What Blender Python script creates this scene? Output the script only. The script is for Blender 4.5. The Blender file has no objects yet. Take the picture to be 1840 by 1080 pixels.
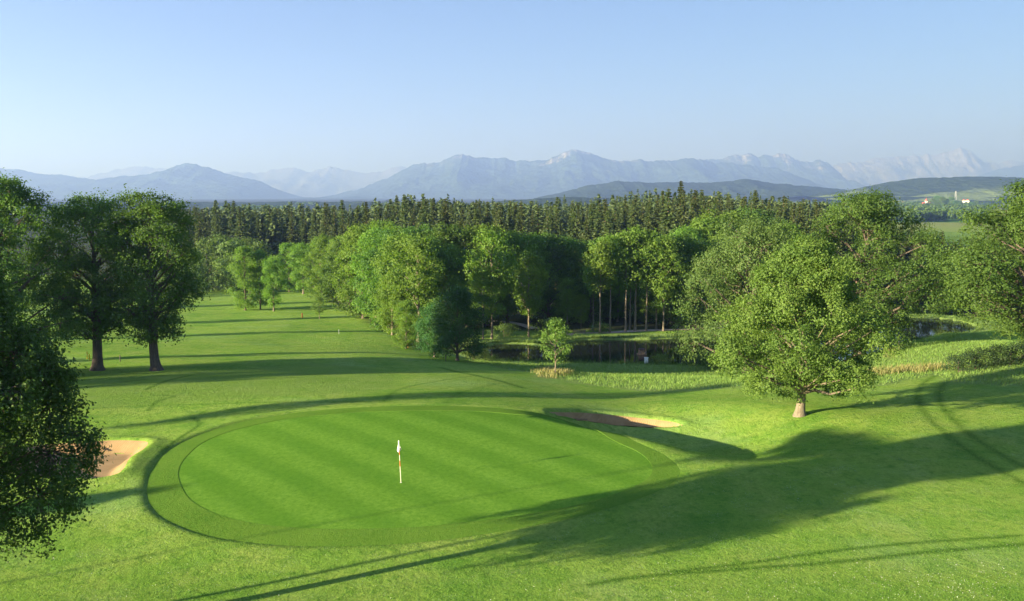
import bpy, math, random
import numpy as np
from mathutils import Vector

# ------------------------------------------------------------------ camera, light, exposure
SC = bpy.context.scene
COL = SC.collection
F, CX, CY, HOR = 1700.0, 920.0, 540.0, 352.0      # focal length / centre / horizon of the photo, in its pixels
ZC = 14.0                                          # camera height above the putting green
PITCH = math.atan((CY - HOR) / F)
CP, SP = math.cos(PITCH), math.sin(PITCH)
cam = bpy.data.cameras.new('camera'); camo = bpy.data.objects.new('camera', cam); COL.objects.link(camo)
cam.sensor_width = 36; cam.lens = 36 * F / 1840; cam.clip_start = 0.5; cam.clip_end = 120000
camo.location = (0, 0, ZC); camo.rotation_euler = (math.pi / 2 - PITCH, 0, 0)
SC.camera = camo

SUN_EL = math.radians(10.6)
SUN_AZ = math.radians(29.0)                        # light travels towards +x, turned this much towards +y
LX, LY = math.cos(SUN_AZ), math.sin(SUN_AZ)
W = bpy.data.worlds.new('World'); SC.world = W; W.use_nodes = True
wn = W.node_tree.nodes; wl = W.node_tree.links
bg = wn['Background']
sky = wn.new('ShaderNodeTexSky'); sky.sky_type = 'NISHITA'; sky.sun_disc = False
sky.sun_elevation = SUN_EL; sky.sun_rotation = math.atan2(-LX, -LY)
sky.altitude = 700; sky.air_density = 1.0; sky.dust_density = 0.6; sky.ozone_density = 4.0
tone = wn.new('ShaderNodeMix'); tone.data_type = 'RGBA'; tone.blend_type = 'MULTIPLY'; tone.inputs[0].default_value = 1; tone.inputs[7].default_value = (.455, .39, .395, 1)
wl.new(sky.outputs[0], tone.inputs[6]); wl.new(tone.outputs[2], bg.inputs[0]); bg.inputs[1].default_value = 0.06
sl = bpy.data.lights.new('sun', 'SUN'); so = bpy.data.objects.new('sun', sl); COL.objects.link(so)
sl.energy = 4.6; sl.angle = math.radians(0.5); sl.color = (1.0, 0.95, 0.86)
so.rotation_euler = Vector((LX * math.cos(SUN_EL), LY * math.cos(SUN_EL), -math.sin(SUN_EL))).to_track_quat('-Z', 'Y').to_euler()
so.location = (-60, -30, 60)
vs = SC.view_settings
vs.view_transform = 'Standard'; vs.look = 'None'; vs.gamma = 1; vs.use_curve_mapping = False
vs.exposure = 2.92
SC.render.engine = 'CYCLES'
cy = SC.cycles
cy.max_bounces = 6; cy.diffuse_bounces = 4; cy.glossy_bounces = 3; cy.transmission_bounces = 3
cy.volume_bounces = 1; cy.transparent_max_bounces = 8; cy.caustics_reflective = False; cy.caustics_refractive = False
cy.sample_clamp_indirect = 6
cy.use_denoising = True
HAZE_DENS = 2.35e-4

rng = np.random.default_rng(7)
R_ = random.Random(11)

# ------------------------------------------------------------------ pixel <-> world
def ray(px, py):
    a = (px - CX) / F; b = (py - CY) / F
    return np.array([a, CP - SP * b, -SP - CP * b])
def at(px, py, y):                                  # world point on the pixel's ray at forward distance y
    r = ray(px, py); t = y / r[1]
    return np.array([r[0] * t, y, ZC + r[2] * t])
def x_at(px, y, z):
    return (px - CX) / F * (y * CP + (ZC - z) * SP)

# ------------------------------------------------------------------ noise
def _hash(i, j, s):
    h = (i * 374761393 + j * 668265263 + s * 1442695041) & 0xFFFFFFFF
    h = ((h ^ (h >> 13)) * 1274126177) & 0xFFFFFFFF
    h = h ^ (h >> 16)
    return (h & 0xFFFF) / 65535.0
def vnoise(x, y, s=0):
    x = np.asarray(x, float); y = np.asarray(y, float)
    xi = np.floor(x).astype(np.int64); yi = np.floor(y).astype(np.int64)
    fx = x - xi; fy = y - yi
    fx = fx * fx * (3 - 2 * fx); fy = fy * fy * (3 - 2 * fy)
    a = _hash(xi, yi, s); b = _hash(xi + 1, yi, s); c = _hash(xi, yi + 1, s); d = _hash(xi + 1, yi + 1, s)
    return (a * (1 - fx) + b * fx) * (1 - fy) + (c * (1 - fx) + d * fx) * fy
def fbm(x, y, o=4, s=0, ridged=False):
    v = 0; amp = 0.5; tot = 0
    for k in range(o):
        n = vnoise(x * 2 ** k + 17.3 * k, y * 2 ** k - 9.1 * k, s + k)
        if ridged: n = 1 - np.abs(2 * n - 1)
        v = v + amp * n; tot += amp; amp *= 0.5
    return v / tot
def smooth(e0, e1, x):
    t = np.clip((x - e0) / (e1 - e0), 0, 1); return t * t * (3 - 2 * t)

# ------------------------------------------------------------------ terrain
CTRL = [  # photo pixel and forward distance of points on the ground
 (-60,1080,33),(470,1080,32.7),(1000,1080,32.5),(1500,1080,32.2),(1950,1080,32),
 (100,960,39),(500,975,38.3),(1000,990,37.4),(1500,960,39),(1900,930,40.5),
 (719,866,46.3),(700,948,40),(760,738,61.8),(320,850,47.8),(1170,840,49.2),(950,800,53),(500,790,54.3),
 (200,825,51),(100,850,48.5),(1230,850,48.5),(1300,800,53.2),(1435,742,62.5),(1700,760,59),(1830,830,51),(1830,700,72),
 (1600,690,78),(1832,645,88),(1700,650,94),(1650,618,114),(1800,612,116),(1560,640,106),
 (280,665,90),(150,668,90),(300,720,68.5),(150,720,68),(600,690,78),(600,730,64),(850,690,79),
 (600,640,108),(450,640,106),(300,640,104),(822,650,112),(780,645,112),(998,675,98),(920,665,104),
 (1100,690,88.5),(1100,720,75),(1320,690,85),(1000,742,62.3),(1230,765,59.6),
 (900,653,122),(1160,655,122),(1300,660,118),(1450,668,112),
 (500,600,140),(700,605,140),(600,555,200),(480,558,195),(400,530,250),(380,520,282),(250,600,140),(150,580,165),
 (880,607,150),(1040,600,151),(1200,598,152),(1400,590,158),(1600,574,182),(1720,572,184)]
cp = [at(*c) for c in CTRL]
EXTRA = [(-60,0,6),(0,0,5.5),(60,0,5),(-100,-80,8),(100,-80,8),(-60,28,.6),(-90,60,.2),(-110,110,-2),(-160,200,-8),(-45,60,-.4),
 (70,40,.3),(80,80,-.8),(110,130,-4),(140,220,-10),(0,320,-13),(-120,330,-15),(120,320,-13),(0,420,-17),(-200,420,-18),(200,420,-17),
 (0,230,-10.5),(60,230,-10.5),(-300,300,-14),(300,300,-13),(-300,0,3),(300,0,3),(-300,600,-20),(300,600,-20),(0,600,-20)]
cp += [np.array(e, float) for e in EXTRA]
cp = np.array(cp)
TS = 100.0
def _k(r2): return 0.5 * r2 * np.log(r2 + 1e-12)
def _tps():
    p = cp[:, :2] / TS; n = len(p)
    r2 = ((p[:, None] - p[None]) ** 2).sum(-1)
    A = np.zeros((n + 3, n + 3)); A[:n, :n] = _k(r2) + np.eye(n) * 2e-3
    A[:n, n] = 1; A[:n, n + 1:] = p; A[n, :n] = 1; A[n + 1:, :n] = p.T
    b = np.zeros(n + 3); b[:n] = cp[:, 2]
    return np.linalg.solve(A, b)
TW = _tps()
def tps(x, y):
    x = np.atleast_1d(np.asarray(x, float)).ravel(); y = np.atleast_1d(np.asarray(y, float)).ravel()
    out = np.empty(len(x)); p = cp[:, :2] / TS; n = len(p)
    for s in range(0, len(x), 40000):
        q = np.stack([x[s:s + 40000], y[s:s + 40000]], 1) / TS
        r2 = ((q[:, None] - p[None]) ** 2).sum(-1)
        out[s:s + 40000] = _k(r2) @ TW[:n] + TW[n] + q @ TW[n + 1:]
    return out
CREST = np.array([at(*q)[:2] for q in ((955, 741, 62), (1030, 762, 59.2), (1110, 776, 57.2), (1190, 796, 54.6), (1260, 818, 51.8))])
def _bank(x, y):                                    # signed distance behind the crest, and fade towards its ends
    q = np.stack([x, y], 1); best = np.full(len(x), 1e9); sd = np.zeros(len(x)); along = np.zeros(len(x)); n = len(CREST) - 1
    for i in range(n):
        a, b = CREST[i], CREST[i + 1]; ab = b - a; t = ((q - a) @ ab) / (ab @ ab); tc = np.clip(t, -1e9 if i == 0 else 0, 1e9 if i == n - 1 else 1); d = q - a - tc[:, None] * ab; r = np.hypot(*d.T); nn = np.array([-ab[1], ab[0]]) / np.hypot(*ab); nn = nn if nn[1] > 0 else -nn
        k = r < best; best[k] = r[k]; sd[k] = (d @ nn)[k]; sd[k] = np.where(sd[k] >= 0, r[k], -r[k]); along[k] = (i + t[k]) / n if 0 < i < n - 1 else (i + (np.minimum(t[k], 1) if i == 0 else np.maximum(t[k], 0))) / n
    return sd, smooth(-.2, .25, along) * smooth(1.5, .6, along)
def base_h(x, y):
    x = np.atleast_1d(np.asarray(x, float)); y = np.atleast_1d(np.asarray(y, float))
    xc = np.clip(x, -300, 300); yc = np.clip(y, -80, 600)
    near = tps(xc, yc)
    # bank falling away behind the green's right-hand edge
    m = (x > -4) & (x < 34) & (y > 38) & (y < 74)
    if m.any():
        s, e = _bank(x[m], y[m]); dip = np.where(s < 4.5, smooth(-1.2, 4.5, s), 1 - smooth(4.5, 16, s)); near = np.array(near); near[m] -= 1.7 * dip * e
    w = smooth(330, 560, np.hypot(x * 0.9, y))
    far = -20 + 14 * np.exp(-(((x - 95) / 190) ** 2 + ((y - 600) / 170) ** 2)) + 6 * (fbm(x / 700, y / 700, 3, 5) - 0.5) * smooth(500, 2000, y)
    return near * (1 - w) + far * w
def to_ground(px, py, hf=None):                     # where a pixel's ray meets the ground
    hf = hf or base_h
    r = ray(px, py); t0, t = 10.0, 10.0
    ts = np.geomspace(20, 420, 700)
    d = ZC + r[2] * ts - hf(r[0] * ts, r[1] * ts)
    k = int(np.argmax(d < 0)) if (d < 0).any() else len(ts) - 1
    a, b = ts[max(k - 1, 0)], ts[k]
    f = d[max(k - 1, 0)] / max(1e-9, d[max(k - 1, 0)] - d[k]) if k else 0
    t = a + (b - a) * f
    return np.array([r[0] * t, r[1] * t])
def catmull(P, closed=True, n=8):
    P = np.asarray(P, float); m = len(P); out = []
    rngk = range(m) if closed else range(m - 1)
    for i in rngk:
        g = (lambda k: P[k % m]) if closed else (lambda k: P[min(max(k, 0), m - 1)])
        p0, p1, p2, p3 = g(i - 1), g(i), g(i + 1), g(i + 2)
        for t in np.linspace(0, 1, n, endpoint=False):
            out.append(0.5 * ((2 * p1) + (-p0 + p2) * t + (2 * p0 - 5 * p1 + 4 * p2 - p3) * t ** 2 + (-p0 + 3 * p1 - 3 * p2 + p3) * t ** 3))
    if not closed: out.append(P[-1])
    return np.array(out)
def seg_dist(x, y, L, closed):
    Q = np.stack([x, y], 1); d = np.full(len(Q), 1e9)
    m = len(L); 
    for i in range(m if closed else m - 1):
        a = L[i]; b = L[(i + 1) % m]; ab = b - a
        t = np.clip(((Q - a) @ ab) / max(1e-12, ab @ ab), 0, 1)
        d = np.minimum(d, np.hypot(*(Q - a - t[:, None] * ab).T))
    return d
def inside(x, y, L):
    c = np.zeros(len(x), bool); m = len(L)
    for i in range(m):
        x1, y1 = L[i]; x2, y2 = L[(i + 1) % m]
        if y1 == y2: continue
        c ^= ((y1 > y) != (y2 > y)) & (x < (x2 - x1) * (y - y1) / (y2 - y1) + x1)
    return c
def sdf(x, y, L, reach=1e9):                        # negative inside
    x = np.asarray(x, float); y = np.asarray(y, float); out = np.full(len(x), 1e3)
    lo = L.min(0) - reach; hi = L.max(0) + reach
    m = (x > lo[0]) & (x < hi[0]) & (y > lo[1]) & (y < hi[1])
    if m.any():
        d = seg_dist(x[m], y[m], L, True); d[inside(x[m], y[m], L)] *= -1; out[m] = d
    return out
def outline(px, n=8, closed=True): return catmull([to_ground(*p) for p in px], closed, n)

GREEN = outline([(320,850),(335,820),(370,792),(430,770),(520,752),(640,741),(760,738),(860,739),(950,746),(1020,760),(1090,784),(1150,814),(1172,840),
 (1160,862),(1110,886),(1030,908),(940,925),(840,938),(740,947),(620,950),(520,947),(430,935),(370,915),(335,890)])
APRON = outline([(263,885),(272,845),(300,812),(350,785),(420,762),(500,746),(600,735),(740,729),(860,731),(960,741),(1045,760),(1130,787),(1190,815),(1222,846),
 (1195,876),(1100,912),(950,946),(760,974),(560,982),(400,968),(310,940),(275,915)])
BUNK_L = outline([(20,812),(90,797),(155,794),(200,791),(250,793),(266,798),(255,812),(234,825),(222,845),(205,857),(170,862),(120,860),(60,855),(25,840)])
BUNK_R = outline([(985,742),(1050,743),(1120,750),(1190,759),(1228,768),(1195,771),(1130,768),(1070,761),(1020,752)])
POND_Z = -8.0
pw = lambda px, py: at(px, py, 1.0)
def on_pond(px, py):
    r = ray(px, py); t = (POND_Z - ZC) / r[2]; return np.array([r[0] * t, r[1] * t])
POND = catmull([on_pond(*p) for p in [(845,640),(900,650),(1000,654),(1100,656),(1200,658),(1300,662),(1420,668),(1520,665),(1600,640),(1650,612),(1720,605),(1760,590),(1700,574),(1600,572),
 (1500,590),(1400,601),(1300,606),(1200,609),(1100,611),(1040,612),(990,622),(930,618),(870,622)]], True, 6)
MEADOW = outline([(850,652),(960,672),(1010,684),(1080,694),(1200,702),(1330,697),(1420,705),(1520,702),(1600,690),(1680,675),(1720,690),(1850,690),(1880,650),(1760,600),(1600,600),(1400,640),(1100,640),(900,640)])
DRY = [outline([(958,668),(985,664),(1010,668),(1035,674),(1010,680),(975,680)]), outline([(1560,668),(1620,660),(1710,655),(1700,664),(1630,672),(1565,678)]),
       outline([(1585,620),(1605,616),(1622,630),(1610,645),(1590,640)])]
LINES = [  # mowing edges, tyre marks, a painted edge shadow, a dark line: pixels, half width (m), strength
 ([(345,750),(358,764),(325,788),(288,815)],.16,1),([(150,735),(270,730),(420,726),(560,724),(700,723)],.22,.5),([(268,737),(285,722),(312,714),(290,712)],.2,.7),  # first: apron's mown left edge with the bank's shadow painted in
 ([(262,702),(300,686),(345,676)],.22,.8),([(150,698),(220,688),(262,684)],.2,.6),([(792,660),(850,675),(940,698)],.35,.9),  # last: plain dark line running out from the limes
 ([(1201,1027),(1340,1012),(1478,992),(1640,975),(1833,962)],.15,1),([(1060,1050),(1140,1037),(1300,1024),(1507,1009),(1660,992),(1850,976)],.18,1),
 ([(1682,674),(1658,690),(1648,715),(1668,750),(1720,795),(1800,845),(1880,890)],.28,.7),([(1712,676),(1692,695),(1690,725),(1725,765),(1790,810),(1870,850)],.28,.7),
 ([(690,722),(720,700),(790,685),(860,676)],.2,.5),([(800,725),(830,705),(900,690)],.2,.35)]
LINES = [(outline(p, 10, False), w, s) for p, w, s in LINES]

def ground_h(x, y):
    x = np.atleast_1d(np.asarray(x, float)); y = np.atleast_1d(np.asarray(y, float))
    h = base_h(x, y)
    h = h + smooth(20, 60, y) * 0.35 * (fbm(x / 14, y / 14, 2, 21) - 0.5) * smooth(1, 6, np.minimum(sdf(x, y, APRON, 8), 8))
    a = sdf(x, y, APRON, 6)
    h = h + 0.08 * np.exp(-np.clip(a - 0.5, 0, 9) ** 2 / 2.2) * smooth(-0.15, 0.45, a) * (a < 900) * (0.35 + 0.65 * smooth(2, -18, x))
    h = h - 0.10 * smooth(0.05, -0.35, a)
    for B, dep in ((BUNK_L, .55), (BUNK_R, .85)):
        b = sdf(x, y, B, 4)
        h = h - dep * smooth(0.05, -1.0, b) + 0.16 * np.exp(-np.clip(b - .2, 0, 9) ** 2 / 0.5) * smooth(-.1, .25, b) * (b < 900)
    p = sdf(x, y, POND, 14)
    bank = POND_Z - 1.2
    h = np.where(p < 0, np.minimum(h, POND_Z - 0.25 - 1.2 * smooth(0, -4, p)), h)
    near = (p >= 0) & (p < 5)
    h = np.where(near, np.maximum(POND_Z - 0.25 + 0.6 * smooth(0, .8, p), h * smooth(0, 5, p) + (POND_Z + .3) * (1 - smooth(0, 5, p))), h)
    return h
def gz(x, y): return float(ground_h([x], [y])[0])

# ------------------------------------------------------------------ mesh helpers
def mesh_np(name, V, Fq, mats=(), attrs=None, smooth_=False):
    V = np.asarray(V, np.float32); Fq = np.asarray(Fq, np.int32)
    me = bpy.data.meshes.new(name); n, k = Fq.shape
    me.vertices.add(len(V)); me.vertices.foreach_set('co', V.ravel())
    me.loops.add(n * k); me.loops.foreach_set('vertex_index', Fq.ravel())
    me.polygons.add(n); me.polygons.foreach_set('loop_start', np.arange(0, n * k, k, dtype=np.int32))
    me.polygons.foreach_set('use_smooth', np.full(n, bool(smooth_)))
    for key, v in (attrs or {}).items():
        a = me.attributes.new(key, 'FLOAT', 'POINT'); a.data.foreach_set('value', np.asarray(v, np.float32))
    for m in mats: me.materials.append(m)
    me.update(calc_edges=True); me.validate()
    return me
def link(name, data, parent=None, loc=None, **props):
    o = bpy.data.objects.new(name, data); COL.objects.link(o)
    if parent: o.parent = parent
    if loc is not None: o.location = loc
    for k, v in props.items():
        if v: o[k] = v
    return o
def thing(name, label, cat, loc, rz=0, sc=1, group=None):
    o = link(name, None, None, loc, label=label, category=cat, group=group)
    o.empty_display_size = 0.3; o.rotation_euler = (0, 0, rz); o.scale = (sc,) * 3 if not hasattr(sc, '__len__') else sc
    return o
class Geo:                                          # collects quads for ONE part
    def __init__(s): s.v = []; s.f = []
    def add(s, V, Q):
        o = len(s.v); s.v += [tuple(p) for p in V]; s.f += [tuple(i + o for i in q) for q in Q]; return s
    def box(s, c, d, rz=0, taper=1.0):
        x, y, z = (k / 2 for k in d); cs, sn = math.cos(rz), math.sin(rz); V = []
        for k, t in ((-z, 1), (z, taper)):
            for a, b in ((-x, -y), (x, -y), (x, y), (-x, y)):
                a *= t; b *= t; V.append((c[0] + a * cs - b * sn, c[1] + a * sn + b * cs, c[2] + k))
        return s.add(V, [(3, 2, 1, 0), (4, 5, 6, 7), (0, 1, 5, 4), (1, 2, 6, 5), (2, 3, 7, 6), (3, 0, 4, 7)])
    def tube(s, P, rad, n=8):
        P = np.asarray(P, float); m = len(P); V = []
        for i in range(m):
            t = P[min(i + 1, m - 1)] - P[max(i - 1, 0)]; t = t / (np.linalg.norm(t) + 1e-9)
            u = np.cross(t, (0, 0, 1) if abs(t[2]) < .9 else (1, 0, 0)); u /= np.linalg.norm(u); w = np.cross(t, u)
            for k in range(n):
                a = 2 * math.pi * k / n; V.append(P[i] + rad[i] * (math.cos(a) * u + math.sin(a) * w))
        Q = [(i * n + k, i * n + (k + 1) % n, (i + 1) * n + (k + 1) % n, (i + 1) * n + k) for i in range(m - 1) for k in range(n)]
        return s.add(V, Q)
    def lathe(s, prof, c=(0, 0, 0), n=16):
        V = []
        for r, z in prof:
            for k in range(n):
                a = 2 * math.pi * k / n; V.append((c[0] + r * math.cos(a), c[1] + r * math.sin(a), c[2] + z))
        Q = [(i * n + k, i * n + (k + 1) % n, (i + 1) * n + (k + 1) % n, (i + 1) * n + k) for i in range(len(prof) - 1) for k in range(n)]
        return s.add(V, Q)
    def mesh(s, name, mat, sm=False): return mesh_np(name, s.v, s.f, (mat,), None, sm)
    def build(s, name, mat, parent=None, sm=False, **kw): return link(name, s.mesh(name, mat, sm), parent, **kw)

# ------------------------------------------------------------------ materials
class NT:
    def __init__(s, name):
        s.m = bpy.data.materials.new(name); s.m.use_nodes = True; s.t = s.m.node_tree; s.n = s.t.nodes
        s.b = s.n['Principled BSDF']; s.out = s.n['Material Output']
        s.b.inputs['Specular IOR Level'].default_value = 0.25; s.b.inputs['Roughness'].default_value = 0.8
    def new(s, kind, **kw):
        n = s.n.new('ShaderNode' + kind)
        for k, v in kw.items(): setattr(n, k, v)
        return n
    def l(s, a, b): s.t.links.new(a, b)
    def put(s, sock, v):
        if hasattr(v, 'is_output') or isinstance(v, bpy.types.NodeSocket): s.l(v, sock)
        else: sock.default_value = v if not (isinstance(v, tuple) and len(v) == 3 and sock.type == 'RGBA') else (*v, 1)
    def pos(s): return s.new('NewGeometry').outputs['Position']
    def obj(s): return s.new('TexCoord').outputs['Object']
    def map(s, v, sc=(1, 1, 1), rot=(0, 0, 0)):
        m = s.new('Mapping'); s.l(v, m.inputs[0]); m.inputs['Scale'].default_value = sc; m.inputs['Rotation'].default_value = rot; return m.outputs[0]
    def noise(s, v, scale, det=3, rough=.55):
        n = s.new('TexNoise'); s.l(v, n.inputs['Vector']); n.inputs['Scale'].default_value = scale
        n.inputs['Detail'].default_value = det; n.inputs['Roughness'].default_value = rough; return n.outputs[0]
    def ramp(s, v, a, b, c0=0.0, c1=1.0):
        m = s.new('MapRange', clamp=True); s.put(m.inputs[0], v)
        for i, k in enumerate((a, b, c0, c1)): m.inputs[i + 1].default_value = k
        return m.outputs[0]
    def mix(s, f, a, b, mode='MIX'):
        m = s.new('Mix', data_type='RGBA', blend_type=mode); s.put(m.inputs[0], f); s.put(m.inputs[6], a); s.put(m.inputs[7], b); return m.outputs[2]
    def math(s, op, a, b=0.0):
        m = s.new('Math', operation=op); s.put(m.inputs[0], a); s.put(m.inputs[1], b); return m.outputs[0]
    def attr(s, n): return s.new('Attribute', attribute_name=n).outputs['Fac']
    def sep(s, v): return s.new('SeparateXYZ'), v
    def bump(s, h, st=.5, dist=.05):
        b = s.new('Bump'); b.inputs['Strength'].default_value = st; b.inputs['Distance'].default_value = dist; s.l(h, b.inputs['Height']); s.l(b.outputs[0], s.b.inputs['Normal'])
    def color(s, c): s.put(s.b.inputs['Base Color'], c)

def simple(name, c, rough=.7, var=.25, scale=6., bump=0.0):
    t = NT(name); n = t.noise(t.obj(), scale)
    t.color(t.mix(t.ramp(n, .3, .7), tuple(k * (1 - var) for k in c), tuple(min(1, k * (1 + var)) for k in c)))
    t.b.inputs['Roughness'].default_value = rough
    if bump: t.bump(n, .6, bump)
    return t.m

G_DARK, G_MID, G_PALE, G_YEL = (.098, .208, .030), (.170, .308, .042), (.245, .372, .060), (.325, .392, .088)  # turf's own greens, blended by noise
def turf(name, kind):
    t = NT(name); P = t.pos()
    big = t.noise(P, .045, 3); mid = t.noise(P, .35, 4, .6); fine = t.noise(t.map(P, (1, .75, .4)), 5., 4, .75); grit = t.noise(P, 34., 2, .7)
    if kind == 'green':
        sepx = t.new('SeparateXYZ'); t.l(t.map(P, (1, 1, 1), (0, 0, 0)), sepx.inputs[0])
        u = t.math('ADD', t.math('MULTIPLY', sepx.outputs[0], .76), t.math('MULTIPLY', sepx.outputs[1], .65))
        u = t.math('ADD', u, t.math('MULTIPLY', mid, .5))
        st = t.math('SINE', t.math('MULTIPLY', u, 2 * math.pi / 3.3)); st = t.ramp(st, -.6, .6)
        c = t.mix(st, (.098, .225, .023), (.162, .312, .037))
        c = t.mix(t.ramp(big, .3, .7, 0, .35), c, (.185, .325, .040)); c = t.mix(t.ramp(mid, .35, .75, 0, .55), c, (.150, .280, .030))
        c = t.mix(t.ramp(fine, .35, .7, .0, .8), c, (.070, .185, .016)); h = grit; bs, bd = .55, .02
    elif kind == 'apron':
        c = t.mix(t.ramp(mid, .3, .7), (.080, .182, .020), (.124, .236, .029)); c = t.mix(t.ramp(fine, .35, .7, 0, .55), c, (.150, .235, .035))
        c = t.mix(t.ramp(grit, .5, .75, 0, .5), c, G_DARK); h = t.math('ADD', fine, t.math('MULTIPLY', grit, .6)); bs, bd = .8, .05
    else:
        c = t.mix(t.ramp(big, .35, .65), G_MID, G_PALE); c = t.mix(t.ramp(mid, .42, .72, 0, .75), c, G_YEL)
        c = t.mix(t.ramp(fine, .40, .75, 0, .75), c, G_DARK)
        c = t.mix(t.ramp(grit, .55, .75, 0, .7), c, (.04, .11, .012))
        pat = t.noise(P, .16, 5, .65); c = t.mix(t.ramp(pat, .52, .72, 0, .7), c, (.235, .330, .062)); c = t.mix(t.ramp(pat, .46, .30, 0, .55), c, (.060, .185, .022))
        dew = t.noise(P, .085, 3, .6); c = t.mix(t.ramp(dew, .55, .72, 0, .5), c, (.235, .350, .120))
        tuf = t.noise(t.map(P, (1, .8, .4)), 1.7, 4, .75); c = t.mix(t.ramp(tuf, .50, .68, 0, .6), c, (.062, .170, .018))
        clov = t.noise(P, 1.1, 2); spk = t.noise(P, 21., 1, .5)   # pale clover heads in the rough
        c = t.mix(t.math('MULTIPLY', t.ramp(clov, .52, .62), t.ramp(spk, .66, .70, 0, .8)), c, (.42, .46, .33))
        c = t.mix(t.math('MULTIPLY', t.attr('fair'), .75), c, t.mix(t.ramp(mid, .3, .7), (.150, .255, .040), (.180, .275, .060)))
        md = t.mix(t.ramp(fine, .3, .7), (.14, .24, .045), (.24, .31, .10))
        c = t.mix(t.attr('meadow'), c, md)
        c = t.mix(t.attr('dry'), c, t.mix(t.ramp(fine, .3, .7), (.25, .27, .09), (.20, .29, .06)))
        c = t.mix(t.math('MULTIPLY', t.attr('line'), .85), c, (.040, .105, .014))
        # far fields
        vo = t.new('TexVoronoi'); t.l(t.map(P, (.0016, .0030, 0)), vo.inputs['Vector']); vo.inputs['Scale'].default_value = 1.0
        hs = t.new('SeparateColor'); t.l(vo.outputs['Color'], hs.inputs[0])
        fld = t.mix(t.ramp(hs.outputs[0], .2, .8), (.07, .16, .03), (.24, .27, .08)); fld = t.mix(t.ramp(hs.outputs[1], .6, .75), fld, (.03, .06, .018))
        sp0 = t.new('SeparateXYZ'); t.l(P, sp0.inputs[0]); fld = t.mix(t.ramp(sp0.outputs[1], 3300, 4200, 0, .85), fld, (.03, .05, .02))
        sp = t.new('SeparateXYZ'); t.l(P, sp.inputs[0])
        c = t.mix(t.ramp(sp.outputs[1], 700, 1100), c, fld)
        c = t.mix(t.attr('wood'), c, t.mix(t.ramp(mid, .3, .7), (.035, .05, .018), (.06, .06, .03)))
        h = t.math('ADD', t.math('ADD', fine, t.math('MULTIPLY', grit, .5)), t.math('MULTIPLY', tuf, 1.6)); bs, bd = 1.0, .08
    t.color(c); t.bump(h, bs, bd)
    t.b.inputs['Roughness'].default_value = .9; t.b.inputs['Specular IOR Level'].default_value = 0.0
    return t.m
M_TURF, M_GREEN, M_APRON = turf('rough_turf', 'rough'), turf('green_turf', 'green'), turf('apron_turf', 'apron')

def sand():
    t = NT('sand'); P = t.pos(); n = t.noise(P, 1.2, 4); f = t.noise(P, 30., 2)
    w = t.new('TexWave'); t.l(t.map(P, (1, 1, 1), (0, 0, .6)), w.inputs[0]); w.inputs['Scale'].default_value = 2.2; w.inputs['Distortion'].default_value = 5; w.inputs['Detail'].default_value = 2
    t.color(t.mix(t.ramp(n, .3, .7), (.26, .168, .074), (.34, .228, .112))); t.bump(t.math('ADD', t.math('MULTIPLY', w.outputs[0], .7), t.math('MULTIPLY', f, .5)), .6, .04)
    t.b.inputs['Roughness'].default_value = .95; return t.m
M_SAND = sand()
def leafmat(name, dark, pale_tone, trans=.35):
    t = NT(name); tint = t.attr('tint'); r = t.new('ObjectInfo').outputs['Random']
    c = t.mix(tint, dark, pale_tone)  # random tint between the darker and the paler leaf tone
    hs = t.new('HueSaturation'); t.l(c, hs.inputs['Color']); t.l(t.ramp(r, 0, 1, .488, .512), hs.inputs['Hue']); t.l(t.ramp(r, 0, 1, .85, 1.15), hs.inputs['Value'])
    c = hs.outputs[0]; t.color(c); t.b.inputs['Roughness'].default_value = .5; t.b.inputs['Specular IOR Level'].default_value = .2
    tr = t.new('BsdfTranslucent'); t.l(t.mix(1.0, c, (1.25, 1.35, .55), 'MULTIPLY'), tr.inputs[0])
    ms = t.new('MixShader'); ms.inputs[0].default_value = trans; t.l(t.b.outputs[0], ms.inputs[1]); t.l(tr.outputs[0], ms.inputs[2]); t.l(ms.outputs[0], t.out.inputs[0])
    return t.m
def bark(name, a, b):
    t = NT(name); P = t.map(t.obj(), (6, 6, 1.2)); n = t.noise(P, 1.6, 5, .65)
    t.color(t.mix(t.ramp(n, .3, .7), a, b)); t.bump(n, .9, .06); t.b.inputs['Roughness'].default_value = .9; return t.m
M_BARK = bark('oak_bark', (.060, .046, .034), (.145, .115, .085)); M_PALE = bark('pale_bark', (.10, .08, .056), (.23, .19, .135)); M_RED = bark('spruce_bark', (.09, .06, .045), (.22, .15, .11))
L_OAK = leafmat('oak_leaf', (.050, .116, .022), (.122, .212, .042), .47)
L_MAPLE = leafmat('maple_leaf', (.065, .125, .024), (.175, .245, .048), .45)
L_LIME = leafmat('lime_leaf', (.030, .090, .022), (.065, .145, .038), .4)
L_NEAR = leafmat('near_leaf', (.040, .098, .026), (.095, .172, .040), .42)
L_ALDER = leafmat('alder_leaf', (.095, .190, .030), (.185, .278, .050), .54)
L_GREY = leafmat('willow_leaf', (.070, .128, .032), (.142, .212, .056), .44)
L_YOUNG = leafmat('young_leaf', (.075, .150, .028), (.15, .24, .045), .45)
L_SPRUCE = leafmat('spruce_needle', (.038, .068, .022), (.108, .135, .040), .3)
L_FIR = leafmat('far_spruce_needle', (.042, .070, .028), (.105, .135, .048), .25)
L_SHRUB = leafmat('shrub_leaf', (.016, .036, .012), (.038, .066, .020), .2)
M_GRASS = leafmat('long_grass_blade', (.12, .24, .04), (.24, .34, .09), .45)
M_STRAW = leafmat('dry_grass_blade', (.21, .22, .075), (.31, .28, .115), .4)
M_REED = leafmat('reed_blade', (.06, .13, .022), (.13, .20, .045), .4)

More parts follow.
